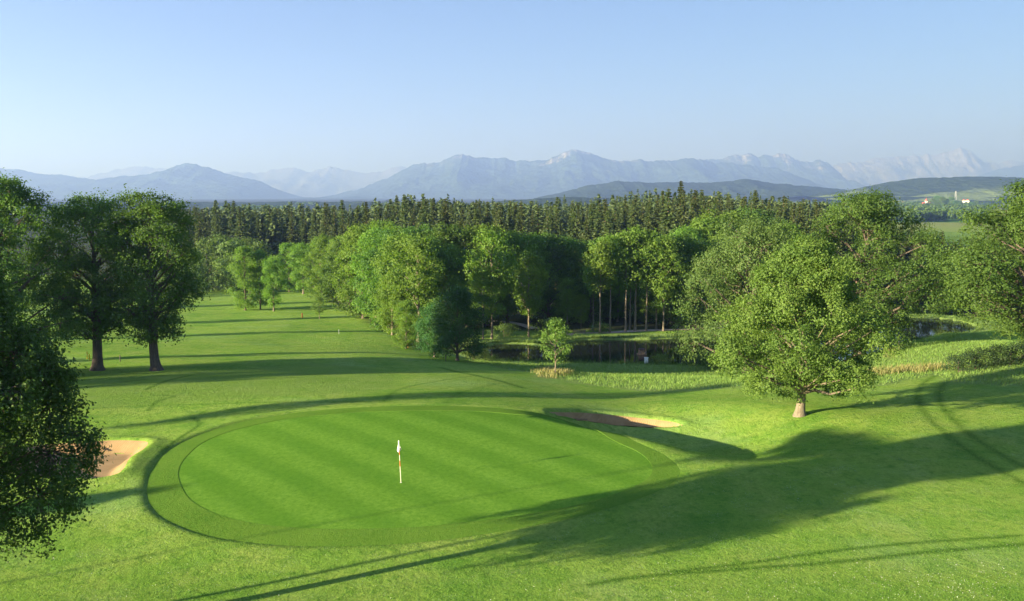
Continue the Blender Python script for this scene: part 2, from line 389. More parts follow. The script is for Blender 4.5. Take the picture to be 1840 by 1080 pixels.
# ------------------------------------------------------------------ ground sheet
def build_ground():
    u = np.arange(-.62, .6201, .0036); g = .62 * np.geomspace(1.012, 13, 26)
    u = np.concatenate([-g[::-1], u, g])
    ys = np.concatenate([np.arange(-80, 14, 4.), np.geomspace(14, 130, 430), np.geomspace(130, 420, 90)[1:], np.geomspace(420, 60000, 70)[1:]])
    w = np.maximum(ys, 14.)
    X = w[:, None] * u[None]; Y = np.repeat(ys[:, None], len(u), 1)
    x, y = X.ravel(), Y.ravel()
    z = ground_h(x, y)
    nr, nc = X.shape
    i = np.arange(nr * nc).reshape(nr, nc)
    Q = np.stack([i[:-1, :-1], i[:-1, 1:], i[1:, 1:], i[1:, :-1]], -1).reshape(-1, 4)
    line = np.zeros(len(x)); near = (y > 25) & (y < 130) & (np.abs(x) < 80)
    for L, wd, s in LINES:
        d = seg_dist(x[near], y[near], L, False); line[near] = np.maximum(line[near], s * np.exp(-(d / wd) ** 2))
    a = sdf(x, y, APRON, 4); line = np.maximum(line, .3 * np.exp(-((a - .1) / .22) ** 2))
    jit = (fbm(x / 2.5, y / 2.5, 3, 3) - .5) * 3
    mead = smooth(.8, -.8, sdf(x, y, MEADOW, 5) + jit); pnd = sdf(x, y, POND, 6); mead = np.maximum(mead, smooth(5, 3, pnd))
    dry = np.zeros(len(x))
    for D in DRY: dry = np.maximum(dry, smooth(.6, -.6, sdf(x, y, D, 3) + jit))
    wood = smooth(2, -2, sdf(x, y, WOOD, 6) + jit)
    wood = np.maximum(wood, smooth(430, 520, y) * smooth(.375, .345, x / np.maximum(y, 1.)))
    fairp = smooth(1, -1, sdf(x, y, FAIR, 4) + jit * .15)
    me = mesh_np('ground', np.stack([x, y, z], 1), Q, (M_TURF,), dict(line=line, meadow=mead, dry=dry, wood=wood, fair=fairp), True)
    return link('ground', me, None, label='rolling mown golf course ground with rough, meadow and fairway', kind='structure')
G2 = lambda px, d: np.array([x_at(px, d, -8.), d])
WOOD = catmull([G2(600, 215), G2(650, 180), G2(700, 150), G2(745, 128), G2(800, 132), G2(850, 158), G2(1000, 156), G2(1250, 156), G2(1480, 172), G2(1600, 196), G2(1900, 190), G2(2200, 300), (260, 560), (-260, 560), G2(200, 300), G2(420, 300), G2(560, 280)], True, 5)
FAIR = outline([(140,690),(400,668),(560,652),(700,668),(690,700),(500,715),(300,725),(140,730)])
build_ground()

def sheet(name, L, mat, off, step, label, lip=0.0, inner=None):
    """a turf or sand sheet filling outline L, following the ground; concentric rings from the outline inwards"""
    c = L.mean(0); rings = np.linspace(1, 0.0, step)[:-1]
    V, Q = [], []; m = len(L)
    if inner is None:
        for k, s in enumerate(rings):
            P = c + (L - c) * s; z = off(P[:, 0], P[:, 1])
            V += list(np.column_stack([P, z]))
        n = len(rings)
        V.append((*c, float(off(c[0:1], c[1:2])[0])))
        for k in range(n - 1):
            for j in range(m): Q.append((k * m + j, k * m + (j + 1) % m, (k + 1) * m + (j + 1) % m, (k + 1) * m + j))
        for j in range(0, m, 2): Q.append(((n - 1) * m + j, (n - 1) * m + (j + 1) % m, (n - 1) * m + (j + 2) % m, n * m))
    Q = [q[::-1] for q in Q]
    return link(name, mesh_np(name, V, Q, (mat,), None, name != 'putting_green'), None, label=label, kind='structure')
def ring_sheet(name, Lo, Li, mat, zo, label, n=10, wall=.03):
    # both outlines resampled by angle about the green's centre so their points pair up
    c = Li.mean(0); A = np.linspace(-math.pi, math.pi, 260, endpoint=False)
    def pol(L):
        d = L - c; a = np.arctan2(d[:, 1], d[:, 0]); r = np.hypot(*d.T); o = np.argsort(a); return np.interp(A, a[o], r[o], period=2 * math.pi)
    ro, ri = pol(Lo), pol(Li); V, Q = [], []; m = len(A); ts = np.concatenate([np.linspace(0, 1, n), [1]])
    for k, t in enumerate(ts):
        r = ro * (1 - t) + ri * t; x = c[0] + r * np.cos(A); y = c[1] + r * np.sin(A); z = zo(x, y)
        if k == n: z = z - wall
        V += list(np.column_stack([x, y, z]))
    for k in range(n):
        for j in range(m): Q.append((k * m + j, k * m + (j + 1) % m, (k + 1) * m + (j + 1) % m, (k + 1) * m + j))
    return link(name, mesh_np(name, V, Q, (mat,), None, False), None, label=label, kind='structure')
sheet('putting_green', GREEN, M_GREEN, lambda x, y: base_h(x, y) - .012, 34, 'smooth striped putting green')
ring_sheet('green_apron', APRON, GREEN, M_APRON, lambda x, y: base_h(x, y) - .0, 'darker mown apron ringing the putting green')
sheet('sand_bunker', BUNK_L, M_SAND, lambda x, y: ground_h(x, y) + .012, 14, 'sunlit sand bunker left of the green')
sheet('sand_bunker', BUNK_R, M_SAND, lambda x, y: ground_h(x, y) + .012, 14, 'shaded narrow sand bunker behind the green')
def water():
    t = NT('pond_water'); P = t.pos(); t.color((.012, .014, .014)); t.b.inputs['Roughness'].default_value = .03; t.b.inputs['Specular IOR Level'].default_value = .5
    t.bump(t.noise(t.map(P, (1, 2.5, 1)), 1.3, 3), .05, .03); return t.m
Lw = POND.mean(0) + (POND - POND.mean(0)) * 1.03
link('pond_water', mesh_np('pond_water', [(*p, POND_Z) for p in Lw], [list(range(len(Lw)))], (water(),)), None, label='dark still pond below the wood', kind='structure')
def strip(name, pts, width, mat, label, lift=.05):
    L = catmull(pts, False, 8); t = np.gradient(L, axis=0); nrm = np.stack([-t[:, 1], t[:, 0]], 1); nrm /= np.linalg.norm(nrm, axis=1)[:, None]
    V = []; cols = (-.5, -.2, .2, .5)
    for k in cols:
        P = L + nrm * width * k; V += list(np.column_stack([P, ground_h(P[:, 0], P[:, 1]) + lift]))
    m = len(L); Q = [(k * m + j, k * m + j + 1, (k + 1) * m + j + 1, (k + 1) * m + j) for k in range(3) for j in range(m - 1)]
    return link(name, mesh_np(name, V, Q, (mat,), None, True), None, label=label, kind='structure')
M_PATH = simple('gravel', (.40, .33, .25), .95, .2, 3)
strip('gravel_path', [G2(1010, 151), G2(1060, 151.5), G2(1120, 153), G2(1180, 155), G2(1260, 157), G2(1350, 163)], 2.0, M_PATH, 'pale gravel path on the far pond bank')
strip('gravel_path', [G2(855, 172), G2(890, 173), G2(930, 168), G2(960, 160)], 1.8, M_PATH, 'pale gravel path curving behind the left pond trees')
strip('gravel_path', [G2(330, 290), G2(380, 287), G2(430, 284)], 3.0, M_PATH, 'pale gravel path at the far fairway end')

# ------------------------------------------------------------------ mountains and hills
def rockmat(name, forest, rock, lo, hi, thr):
    t = NT(name); P = t.pos(); g = t.new('NewGeometry'); s = t.new('SeparateXYZ'); t.l(P, s.inputs[0]); nz = t.new('SeparateXYZ'); t.l(g.outputs['Normal'], nz.inputs[0])
    n = t.noise(t.map(P, (.0016, .0016, .0022)), 1., 6, .62); n2 = t.noise(t.map(P, (.006, .006, .003)), 1., 5, .65)
    hgt = t.ramp(s.outputs[2], lo, hi)
    steep = t.math('SUBTRACT', 1.0, nz.outputs[2])
    k = t.math('ADD', t.math('MULTIPLY', hgt, .55), t.math('ADD', t.math('MULTIPLY', t.ramp(n, .35, .65), .5), t.math('ADD', t.math('MULTIPLY', t.ramp(n2, .35, .65), .45), t.math('MULTIPLY', steep, .35))))
    k = t.ramp(k, thr, thr + .16)
    t.color(t.mix(k, t.mix(t.ramp(n2, .3, .7), forest, tuple(q * 1.6 for q in forest)), rock)); t.b.inputs['Roughness'].default_value = 1; t.b.inputs['Specular IOR Level'].default_value = 0
    t.bump(n2, 1.0, 140); return t.m
def ridge_mesh(name, pts, d, depth, zb, seed, rough, mat, label, nx=320, nz=56, spur=.35, sx=None, cat=None):
    pts = np.array(pts, float); px = np.linspace(pts[0, 0], pts[-1, 0], nx)
    # smooth-ish interpolation plus fractal detail on the crest
    py = np.interp(px, pts[:, 0], pts[:, 1]); py = py + (fbm(px / 14, px * 0 + seed, 4, seed) - .5) * rough + (fbm(px / 4, px * 0 + seed, 3, seed + 9) - .5) * rough * .4
    zr = np.array([at(a, b, d)[2] for a, b in zip(px, py)]); zr = np.maximum(zr, zb + 2)
    ts = np.concatenate([np.linspace(0, 1, nz) ** .9, [1.08, 1.3, 1.9]]); V = []
    step = depth * 0.5
    for t in ts:
        y = d - depth * (1 - t)
        x = (px - CX) / F * d * CP * (1.0)
        sp = fbm(x / step + 3 * seed, np.full(nx, y / (step * 1.6)), 5, seed, True); s2 = fbm(x / (step * .3), np.full(nx, y / (step * .5)), 4, seed + 4, True)
        if t <= 1:
            sh = t ** 1.15; k = spur * 5.5 * t * (1 - t) ** .8
            z = zb + (zr - zb) * np.clip(sh - k * (0.75 - sp) * .9 - .35 * k * (.7 - s2), 0, None)
            z = np.minimum(z, zb + (zr - zb) * (1 - (1 - t) * .25))
        else: z = zb + (zr - zb) * max(0, 1 - (t - 1) * 1.15)
        xx = x * (y / d) ** .15
        V.append(np.column_stack([xx, np.full(nx, y) + (fbm(px / 40, px * 0 + t * 6, 3, seed + 2) - .5) * depth * .12 * (t < 1) * t * (1 - t) * 4, z]))
    m = len(ts); V = np.concatenate(V); i = np.arange(m * nx).reshape(m, nx)
    Q = np.stack([i[:-1, :-1], i[:-1, 1:], i[1:, 1:], i[1:, :-1]], -1).reshape(-1, 4)
    return link(name, mesh_np(name, V, Q, (mat,), None, True), None, label=label, kind='structure')
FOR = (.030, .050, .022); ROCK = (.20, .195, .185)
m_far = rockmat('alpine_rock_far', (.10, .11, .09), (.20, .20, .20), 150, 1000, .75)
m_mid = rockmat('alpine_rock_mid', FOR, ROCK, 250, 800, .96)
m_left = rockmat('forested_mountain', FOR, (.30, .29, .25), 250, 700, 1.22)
def hillmat(name, field_thr):
    t = NT(name); P = t.pos(); n = t.noise(t.map(P, (.02, .02, .02)), 1., 4, .7); s = t.new('SeparateXYZ'); t.l(P, s.inputs[0])
    f = t.noise(t.map(P, (.0013, .0030, .004)), 1., 2, .5)
    k = t.math('MULTIPLY', t.ramp(f, field_thr, field_thr + .03), t.ramp(s.outputs[2], 60, 15))
    t.color(t.mix(k, t.mix(t.ramp(n, .3, .7), (.018, .034, .014), (.045, .066, .026)), (.17, .22, .07))); t.b.inputs['Roughness'].default_value = 1; t.b.inputs['Specular IOR Level'].default_value = 0
    t.bump(n, 1., 25); return t.m
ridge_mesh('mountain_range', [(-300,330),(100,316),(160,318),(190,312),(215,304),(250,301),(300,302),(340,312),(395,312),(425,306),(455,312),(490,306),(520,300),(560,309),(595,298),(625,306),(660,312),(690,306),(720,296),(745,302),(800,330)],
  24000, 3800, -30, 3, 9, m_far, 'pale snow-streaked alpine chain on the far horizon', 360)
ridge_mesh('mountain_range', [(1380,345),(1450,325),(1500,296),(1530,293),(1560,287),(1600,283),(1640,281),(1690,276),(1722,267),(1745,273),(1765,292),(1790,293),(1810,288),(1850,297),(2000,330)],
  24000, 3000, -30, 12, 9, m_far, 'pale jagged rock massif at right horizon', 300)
ridge_mesh('mountain_range', [(1180,330),(1240,292),(1290,284),(1320,279),(1345,276),(1365,281),(1385,278),(1405,275),(1425,284),(1445,292),(1470,287),(1490,296),(1510,316),(1540,346)],
  19000, 3200, -30, 21, 8, m_mid, 'blue rocky mountains right of the central peak', 260)
ridge_mesh('mountain_range', [(1690,345),(1740,322),(1790,304),(1840,296),(1950,300),(2100,340)], 19500, 3200, -30, 33, 3, m_left, 'blue mountain shoulder at the right edge', 140)
ridge_mesh('mountain_range', [(560,366),(600,352),(650,338),(700,316),(735,300),(765,293),(792,292),(812,280),(832,277),(855,283),(900,283),(925,288),(960,288),(990,284),(1010,276),(1028,269),(1050,273),(1080,284),(1110,289),(1150,287),(1200,289),(1245,284),(1270,290),(1340,296),(1400,302),(1440,322),(1480,345)],
  15500, 3400, -30, 41, 7, m_mid, 'broad blue mountain massif with pale cliffs, central on skyline', 420, 70)
ridge_mesh('mountain_range', [(-400,330),(-150,318),(0,303),(40,305),(70,312),(100,313),(140,319),(180,323),(230,316),(270,313),(300,305),(320,296),(340,293),(362,297),(400,309),(440,321),(470,326),(500,345),(530,362)],
  13500, 2800, -30, 57, 4.5, m_left, 'dark blue rounded mountain ridge at left', 360)
ridge_mesh('mountain_foothill', [(470,366),(520,357),(560,354),(600,356),(640,352),(690,358),(760,364)], 11500, 1500, -30, 61, 3, m_left, 'low blue foothill between the two mountain massifs', 160, 30)
m_h1, m_h2 = hillmat('hill_forest', .68), hillmat('hill_forest_fields', .52)
ridge_mesh('forested_hill', [(960,356),(1000,348),(1030,340),(1060,333),(1110,325),(1170,328),(1230,328),(1290,328),(1335,322),(1360,324),(1390,330),(1450,334),(1540,343),(1650,352)], 6000, 1300, -22, 71, 3, m_h1, 'long wooded blue-green hill beyond the spruce wood', 420, 44, .25)
ridge_mesh('forested_hill', [(1440,352),(1500,346),(1540,338),(1590,328),(1640,321),(1700,319),(1760,317),(1840,319),(1960,325),(2100,345)], 4600, 1300, -22, 77, 2.5, m_h2, 'wooded hill with pale fields at its foot on the right', 420, 50, .25)
ridge_mesh('forested_hill', [(-350,366),(0,364),(200,366),(340,363),(440,364),(490,363),(540,362),(600,363),(650,362),(720,366),(800,366),(860,365),(900,361),(960,357),(1020,354),(1100,356)], 3200, 500, -22, 83, 2.5, m_h1, 'low dark wooded rise beyond the spruces, left of centre', 420, 24, .2)

# ------------------------------------------------------------------ tree building
def unit(v): return v / (np.linalg.norm(v, axis=-1, keepdims=True) + 1e-9)
def leaf_quads(C, N, size, asp, r):
    n = len(C); t = unit(np.cross(N, r.normal(size=(n, 3)))); b = np.cross(N, t)
    s = (size * r.uniform(.65, 1.35, n))[:, None]
    a = t * s * .5; w = b * s * .5 * asp; fold = N * s * .12
    V = np.stack([C - a, C + w * .9 + fold - a * .1, C + a, C - w * .9 + fold - a * .1], 1).reshape(-1, 3)
    return V, np.arange(4 * n).reshape(n, 4)
def tree_meshes(name, seed, H, R, prof, lo, nb, rb, nc, nl, leaf, cr, tr, lmat, bmat, lean=.02, asp=.75, droop=0., inner=.25, trunk_top=.8, limb=.3, flat=.75, upb=.25, tw=3):
    r = np.random.default_rng(seed); T = Geo()
    zs = np.linspace(0, trunk_top * H, 10); wx = np.cumsum(r.normal(0, lean, 10)) * H * .12; wy = np.cumsum(r.normal(0, lean, 10)) * H * .12; wx -= wx[0]; wy -= wy[0]
    tz = np.concatenate([[-.35, 0, .03 * H, .07 * H], zs[2:]]); tx = np.interp(tz, zs, wx); ty = np.interp(tz, zs, wy)
    rad = tr * (1 - .82 * np.clip(tz, 0, None) / (trunk_top * H)); rad[0] *= 1.75; rad[1] *= 1.5; rad[2] *= 1.12
    T.tube(np.column_stack([tx, ty, tz]), rad, 12)
    px, pr = zip(*prof)
    Cs, Ns, Ts = [], [], []
    for k in range(nb):
        zr = min(1, max(0, (k + .5) / nb + r.normal(0, .03))); rr = R * np.interp(zr, px, pr)
        ang = k * 2.39996 + r.normal(0, .35); inn = r.random() < inner
        B = rb * R * r.uniform(.7, 1.3) * (.75 + .25 * rr / R)
        z = min(lo * H + zr * (1 - lo) * H, H - B * .75); hd = max(0, rr - B * .8) * (r.uniform(.2, .6) if inn else r.uniform(.82, 1.06))
        c = np.array([np.interp(z, zs, wx) + hd * math.cos(ang), np.interp(z, zs, wy) + hd * math.sin(ang), z])
        za = max(lo * H * .75, z - .75 * hd - .04 * H); za = min(za, trunk_top * H * .97)
        a0 = np.array([np.interp(za, zs, wx), np.interp(za, zs, wy), za]); r0 = limb * tr * (1 - .6 * za / H) * r.uniform(.7, 1.2)
        mid = (a0 + c) / 2 + r.normal(0, .05 * R, 3) + np.array([0, 0, .06 * hd])
        P = [a0, a0 * .55 + mid * .45 + [0, 0, .02 * H], mid, mid * .45 + c * .55, c]
        T.tube(P, [r0 * 1.2, r0, r0 * .75, r0 * .5, r0 * .28], 6)
        bt = r.random(); ncl = max(3, int(nc * (B / (rb * R)) ** 1.7))
        D = unit(r.normal(size=(ncl, 3)) + np.array([.35 * math.cos(ang), .35 * math.sin(ang), upb]))
        cl = c + D * B * np.array([1, 1, flat]) * r.uniform(.55, 1.08, (ncl, 1)); cl[:, 2] -= droop * r.random(ncl) * B
        for j in range(0, ncl, tw):
            T.tube([c, (c + cl[j]) / 2 + r.normal(0, .08 * B, 3), cl[j]], [r0 * .28, r0 * .17, r0 * .06], 4)
        n = r.poisson(nl, ncl); n = np.maximum(n, 2); idx = np.repeat(np.arange(ncl), n)
        off = r.normal(size=(len(idx), 3)) * cr * np.array([1, 1, .7]) * r.uniform(.7, 1.3, ncl)[idx][:, None]
        if droop: off[:, 2] *= 1 + droop * 1.3
        Cs.append(cl[idx] + off)
        Ns.append(unit(.75 * D[idx] + .5 * unit(off) + np.array([0, 0, .35]) + .62 * r.normal(size=off.shape)))
        Ts.append(np.clip(.25 * bt + .3 * r.random(ncl)[idx] + .45 * r.random(len(idx)), 0, 1))
    C = np.concatenate(Cs); N = np.concatenate(Ns); tint = np.concatenate(Ts)
    keep = C[:, 2] > .35 * lo * H; C, N, tint = C[keep], N[keep], tint[keep]
    V, Q = leaf_quads(C, N, leaf, asp, r)
    return T.mesh(name + '_trunk', bmat, True), mesh_np(name + '_crown', V, Q, (lmat,), dict(tint=np.repeat(tint, 4))), H
ROUND = [(0, .55), (.15, .85), (.4, 1), (.7, .82), (.9, .5), (1, .25)]
OVAL = [(0, .5), (.2, .85), (.45, 1), (.75, .75), (1, .25)]
BROAD = [(0, .72), (.12, .95), (.35, 1), (.6, .92), (.85, .62), (1, .3)]
TALL = [(0, .45), (.25, .8), (.55, 1), (.8, .8), (1, .35)]
CONE = [(0, .7), (.1, .95), (.3, 1), (.6, .7), (.85, .35), (1, .1)]
def spruce_meshes(name, seed, H, R, lo, nw, nbr, lmat, per=7, trunk=True, dead=False):
    r = np.random.default_rng(seed); C, N, Tn, S, Ax = [], [], [], [], []
    for k in range(nw):
        zr = (k + r.uniform(-.3, .3)) / nw; z = lo * H + max(0, zr) * (1 - lo) * H
        rr = R * (1 - .97 * max(0, zr)) ** .8 * r.uniform(.75, 1.15) * (min(1, .55 + 3 * max(0, zr)))
        for a in r.uniform(0, 2 * math.pi) + np.arange(nbr) * 2 * math.pi / nbr + r.normal(0, .3, nbr):
            L = rr * r.uniform(.6, 1.15)
            if r.random() < .10: continue
            dirh = np.array([math.cos(a), math.sin(a), 0]); tb = r.random()
            for s in (np.arange(per) + r.random()) / per:
                p = dirh * L * s; p = p + np.array([0, 0, z - .38 * L * s + .14 * L * s * s])
                sidev = np.array([-dirh[1], dirh[0], 0]) * r.normal(0, .22) * L * (.35 + s) * .6
                C.append(p + sidev + [0, 0, r.normal(-.1, .10) * .4]); ax = dirh * .75 + sidev * .35 + np.array([0, 0, -.45 + r.normal(0, .25)])
                Ax.append(ax); S.append((.6 + .5 * (1 - s)) * (.42 + .135 * L)); Tn.append(.5 * tb + .5 * r.random())
    C = np.array(C); Ax = unit(np.array(Ax)); S = np.array(S); n = len(C)
    side = unit(np.cross(Ax, np.array([0, 0, 1.]) + .7 * r.normal(size=(n, 3)))); nn = np.cross(side, Ax)
    a = Ax * (S * .95)[:, None]; w = side * (S * .42)[:, None]
    V = np.stack([C - a * .5, C + w, C + a * .7 - nn * .1 * S[:, None], C - w], 1).reshape(-1, 3)
    cr = mesh_np(name + '_crown', V, np.arange(4 * n).reshape(n, 4), (lmat,), dict(tint=np.repeat(np.array(Tn), 4)))
    T = Geo(); T.tube([(0, 0, -.4), (0, 0, 0), (0, 0, .3 * H), (0, 0, .7 * H), (0, 0, H * 1.0)], [R * .14, R * .11, R * .09, R * .05, .02], 7)
    return T.mesh(name + '_trunk', M_RED, True), cr, H
def plant(name, label, cat, mm, x, y, Ht, wid=1.0, rz=None, group=None, dz=0):
    z = gz(x, y) + dz; s = Ht / mm[2]
    o = thing(name, label, cat, (x, y, z), R_.uniform(0, 6.28) if rz is None else rz, (s * wid, s * wid, s), group)
    link('trunk', mm[0], o); link('crown', mm[1], o); return o
def plant_px(name, label, cat, mm, px, d, ytop, wid=1.0, rz=None, group=None, extra=0):
    z = -6.0
    for _ in range(3): x = x_at(px, d, z); z = gz(x, d)
    return plant(name, label, cat, mm, x, d, at(px, ytop, d)[2] - z + extra, wid, rz, group)

OAKA = tree_meshes('oak_broad', 101, 17, 7.2, BROAD, .17, 46, .30, 18, 74, .20, .40, .55, L_OAK, M_BARK, .03)
OAKB = tree_meshes('oak_tall', 102, 17, 5.8, TALL, .21, 44, .31, 15, 66, .20, .38, .48, L_OAK, M_BARK, .03)
OAKC = tree_meshes('oak_wide', 103, 17, 8.6, BROAD, .10, 52, .27, 16, 70, .21, .40, .6, L_OAK, M_BARK, .03)
OAKP = tree_meshes('oak_pale', 104, 17, 8.2, BROAD, .06, 52, .27, 16, 66, .21, .40, .6, L_GREY, M_BARK, .03, droop=.5)
MAPLE = tree_meshes('maple', 105, 11.5, 5.9, [(0, .6), (.1, .92), (.28, 1), (.55, .85), (.8, .5), (1, .15)], .17, 68, .235, 18, 92, .140, .26, .30, L_MAPLE, M_PALE, .02, limb=.34)
NEAR = tree_meshes('near_lime', 106, 13.5, 4.7, [(0, .6), (.1, .92), (.27, 1), (.5, .8), (.75, .5), (1, .12)], .33, 80, .27, 38, 52, .115, .17, .27, L_NEAR, M_BARK, .015, droop=.5, inner=.2, tw=1)
LIME = tree_meshes('dark_lime', 107, 8.6, 3.9, [(0, .75), (.12, .98), (.35, 1), (.6, .88), (.85, .55), (1, .2)], .12, 40, .30, 14, 34, .19, .34, .2, L_LIME, M_BARK, .01, inner=.3)
YOUNG = tree_meshes('young_maple', 108, 6, 1.75, OVAL, .26, 22, .36, 8, 20, .19, .22, .085, L_YOUNG, M_PALE, .02, limb=.4)
ALD = [tree_meshes('alder_%d' % k, 110 + k, 16, [5.0, 4.4, 5.4, 4.8][k], [ROUND, OVAL, BROAD, TALL][k], [.06, .1, .05, .16][k], 36, .30, 10, 40, .33, .47, .26, [L_ALDER, L_ALDER, L_OAK, L_ALDER][k], M_PALE if k % 2 else M_BARK, .03) for k in range(4)]
ASH = [tree_meshes('ash_%d' % k, 120 + k, 17, [3.3, 2.8, 4.2][k], TALL, [.50, .55, .28][k], [20, 17, 34][k], .36, 10, 20, .38, .48, .19, L_ALDER, M_PALE, .02, trunk_top=.92, limb=.45) for k in range(3)]
WIL = tree_meshes('willow_bush', 130, 10, 4.2, BROAD, .03, 26, .32, 10, 22, .40, .5, .2, L_GREY, M_PALE, .04)
SHR = [tree_meshes('shrub_%d' % k, 140 + k, 2.2, 1.9, BROAD, .02, 14, .42, 8, 20, .13, .2, .05, [L_SHRUB, L_GREY][k], M_BARK, .03, trunk_top=.7) for k in range(2)]
SPR = [spruce_meshes('spruce_%d' % k, 150 + k, 26, [3.4, 2.9, 3.9, 3.1][k], [.16, .3, .08, .42][k], [46, 44, 50, 38][k], [8, 7, 8, 7][k], L_SPRUCE, 10) for k in range(4)]
ORD = 'first second third fourth fifth sixth seventh eighth ninth tenth eleventh twelfth thirteenth fourteenth fifteenth sixteenth seventeenth eighteenth nineteenth twentieth'.split()
ORD += ['twenty-' + o for o in ORD[:9]] + ['thirtieth'] + ['thirty-' + o for o in ORD[:9]]

# --- single trees of the course
plant_px('maple_tree', 'sunlit solitary maple with broad crown and short pale trunk right of the green', 'tree', MAPLE, 1437, 62.5, 432, 1.02, .4)
plant('lime_tree', 'dark leafy tree cut by the left edge, nearest to the viewer', 'tree', NEAR, -17.6, 28.4, 13.5, .98, 1.0)
plant_px('oak_tree', 'left of the two thick-trunked shaded oaks beside the fairway', 'tree', OAKB, 175, 90, 352, 1.05, 2.0, 'old oaks on the left')
plant_px('oak_tree', 'right of the two thick-trunked oaks, sunlit patches on its crown', 'tree', OAKB, 281, 89, 346, .98, 4.2, 'old oaks on the left')
plant_px('oak_tree', 'tallest dark oak at the left edge rising behind the nearest tree', 'tree', OAKA, 8, 84, 318, .92, .5, 'old oaks on the left')
plant_px('lime_tree', 'larger dark round-crowned lime in front of the wood, beside the pond', 'tree', LIME, 822, 112, 517, .92, .3, 'dark lime pair')
plant_px('lime_tree', 'smaller dark lime half hidden behind its larger round neighbour', 'tree', LIME, 781, 116, 545, .85, 2.3, 'dark lime pair')
plant_px('young_tree', 'slender young bright green tree standing in dry grass before the pond', 'tree', YOUNG, 998, 97.5, 572, 1.0, .8)
plant_px('oak_tree', 'pale broad oak left behind the maple, foliage reaching the ground', 'tree', OAKP, 1345, 112, 384, .92, 1.2, 'broad oaks behind the maple')
plant_px('oak_tree', 'biggest broad oak right behind the maple, tallest crown of the group', 'tree', OAKC, 1545, 113, 345, .92, 3.4, 'broad oaks behind the maple')
plant_px('oak_tree', 'large oak at the right edge with thick trunk beside dark shrubs', 'tree', OAKA, 1856, 88, 326, 1.22, 5.1)

# --- trees left of the frame that shade the course; heights follow from where the tips of their shadows lie
PINE = tree_meshes('umbrella_pine', 160, 20, 4.8, [(0, .9), (.5, 1), (1, .8)], .89, 26, .24, 18, 36, .3, .45, .13, L_OAK, M_RED, .01, trunk_top=.96, limb=.4, flat=.4)  # added out of view; flat crown shaped for its shadow beside the green
TE = math.tan(SUN_EL)
def shade_tree(lb, mm, tip, t, w):
    x, y = tip[0] - LX * t, tip[1] - LY * t
    plant('shade_tree', lb, 'tree', mm, x, y, t * TE + gz(*tip) - gz(x, y), w)
for lb, mm, tip, t, w in [
  ('pointed tree left of the frame shading the sand bunker', NEAR, to_ground(332, 872), 58, .95),
  ('slim tree left of the frame shading the strip behind the green', ASH[1], to_ground(1330, 691), 98, .8),
  ('added umbrella pine left of the frame, crown shaped to shade right of the green', PINE, to_ground(1535, 783), 84, 1.0),
  ('round tree left of the frame shading the nearest tree', ASH[1], np.array([30., 56.]), 76, 1.25),
  ('round tree left of the frame shading the left oak', ALD[0], np.array([48., 132.]), 136, 1.35),
  ('tall tree left of the frame next to the shaded oaks', OAKB, np.array([22., 123.]), 114, 1.0),
  ('broad oak left of the frame, farthest from the shaded oaks', OAKA, np.array([0., 98.]), 102, .9),
  ('oval tree left of the frame shading the middle fairway', ALD[1], np.array([6., 128.]), 84, .8),
  ('tall tree left of the frame shading the far fairway', ALD[3], np.array([-12., 156.]), 84, .8),
  ('round tree left of the frame shading the fairway end', ALD[0], np.array([-30., 182.]), 84, .9),
  ('oval tree left of the frame near the far fairway', ALD[1], np.array([-40., 222.]), 92, .9)]:
    shade_tree(lb, mm, tip, t, w)

# --- wood belt along the fairway and behind the pond
edge = [(570,222,428),(600,203,425),(622,190,418),(645,178,408),(668,166,415),(690,154,418),(714,147,416),(744,136,424)]
for k, (p, d, yt) in enumerate(edge):
    plant_px('alder_tree', 'bright leafy alder, %s from the far end along the fairway edge' % ORD[k], 'tree', ALD[k % 3], p + 8, d, yt + R_.uniform(-6, 8), R_.uniform(.95, 1.15), None, 'alders along the fairway edge')
rowb = [(545,250,432),(520,262,440),(585,232,425),(625,214,418),(660,200,408),(690,185,405),(720,172,408),(760,165,412),(800,162,405),(838,164,402),(875,166,408),(912,170,410),(950,172,420),(985,175,425),(1020,178,430),(1055,176,425),(1090,176,420),(1125,178,415),(1160,178,420),(1195,180,420),(1230,182,415),(1265,186,395),(1300,190,380),(1340,195,372)]
rowb.sort()
for k, (p, d, yt) in enumerate(rowb):
    plant_px('woodland_tree', 'leafy tree inside the green wood belt, %s crown from the left' % ORD[k], 'tree', ALD[(k * 3 + k // 4) % 4], p, d, yt + R_.uniform(-8, 8), R_.uniform(.95, 1.2), None, 'trees of the green wood belt')
fr = [(705,143,490),(775,152,425),(808,154,440),(730,127,540)]
for k, (p, d, yt) in enumerate(fr):
    plant_px('alder_tree', ['leafy alder low on the wood edge left of the limes', 'tall alder rising directly above the dark limes', 'alder behind the larger lime', 'small bushy alder left beside the limes'][k], 'tree', ALD[(k + 1) % 4], p, d, yt, 1.0, None, 'alders behind the limes')
pond = [(868,143,480,2),(884,145,412,2),(950,150,452,2),(1019,152,520,0),(1044,153,530,2),(1066,154,470,1),(1078,151,432,0),(1096,152,425,1),(1124,153,418,0),(1132,156,440,1),(1141,154,410,0),(1161,154,415,1),(1179,157,430,1),(1192,154,425,2)]
for k, (p, d, yt, v) in enumerate(pond):
    plant_px('ash_tree', 'slim pale-trunked tree on the far pond bank, %s from the left' % ORD[k], 'tree', ASH[v], p, d, yt, [1, .9, .95][v], None, 'pale trunks on the far pond bank')
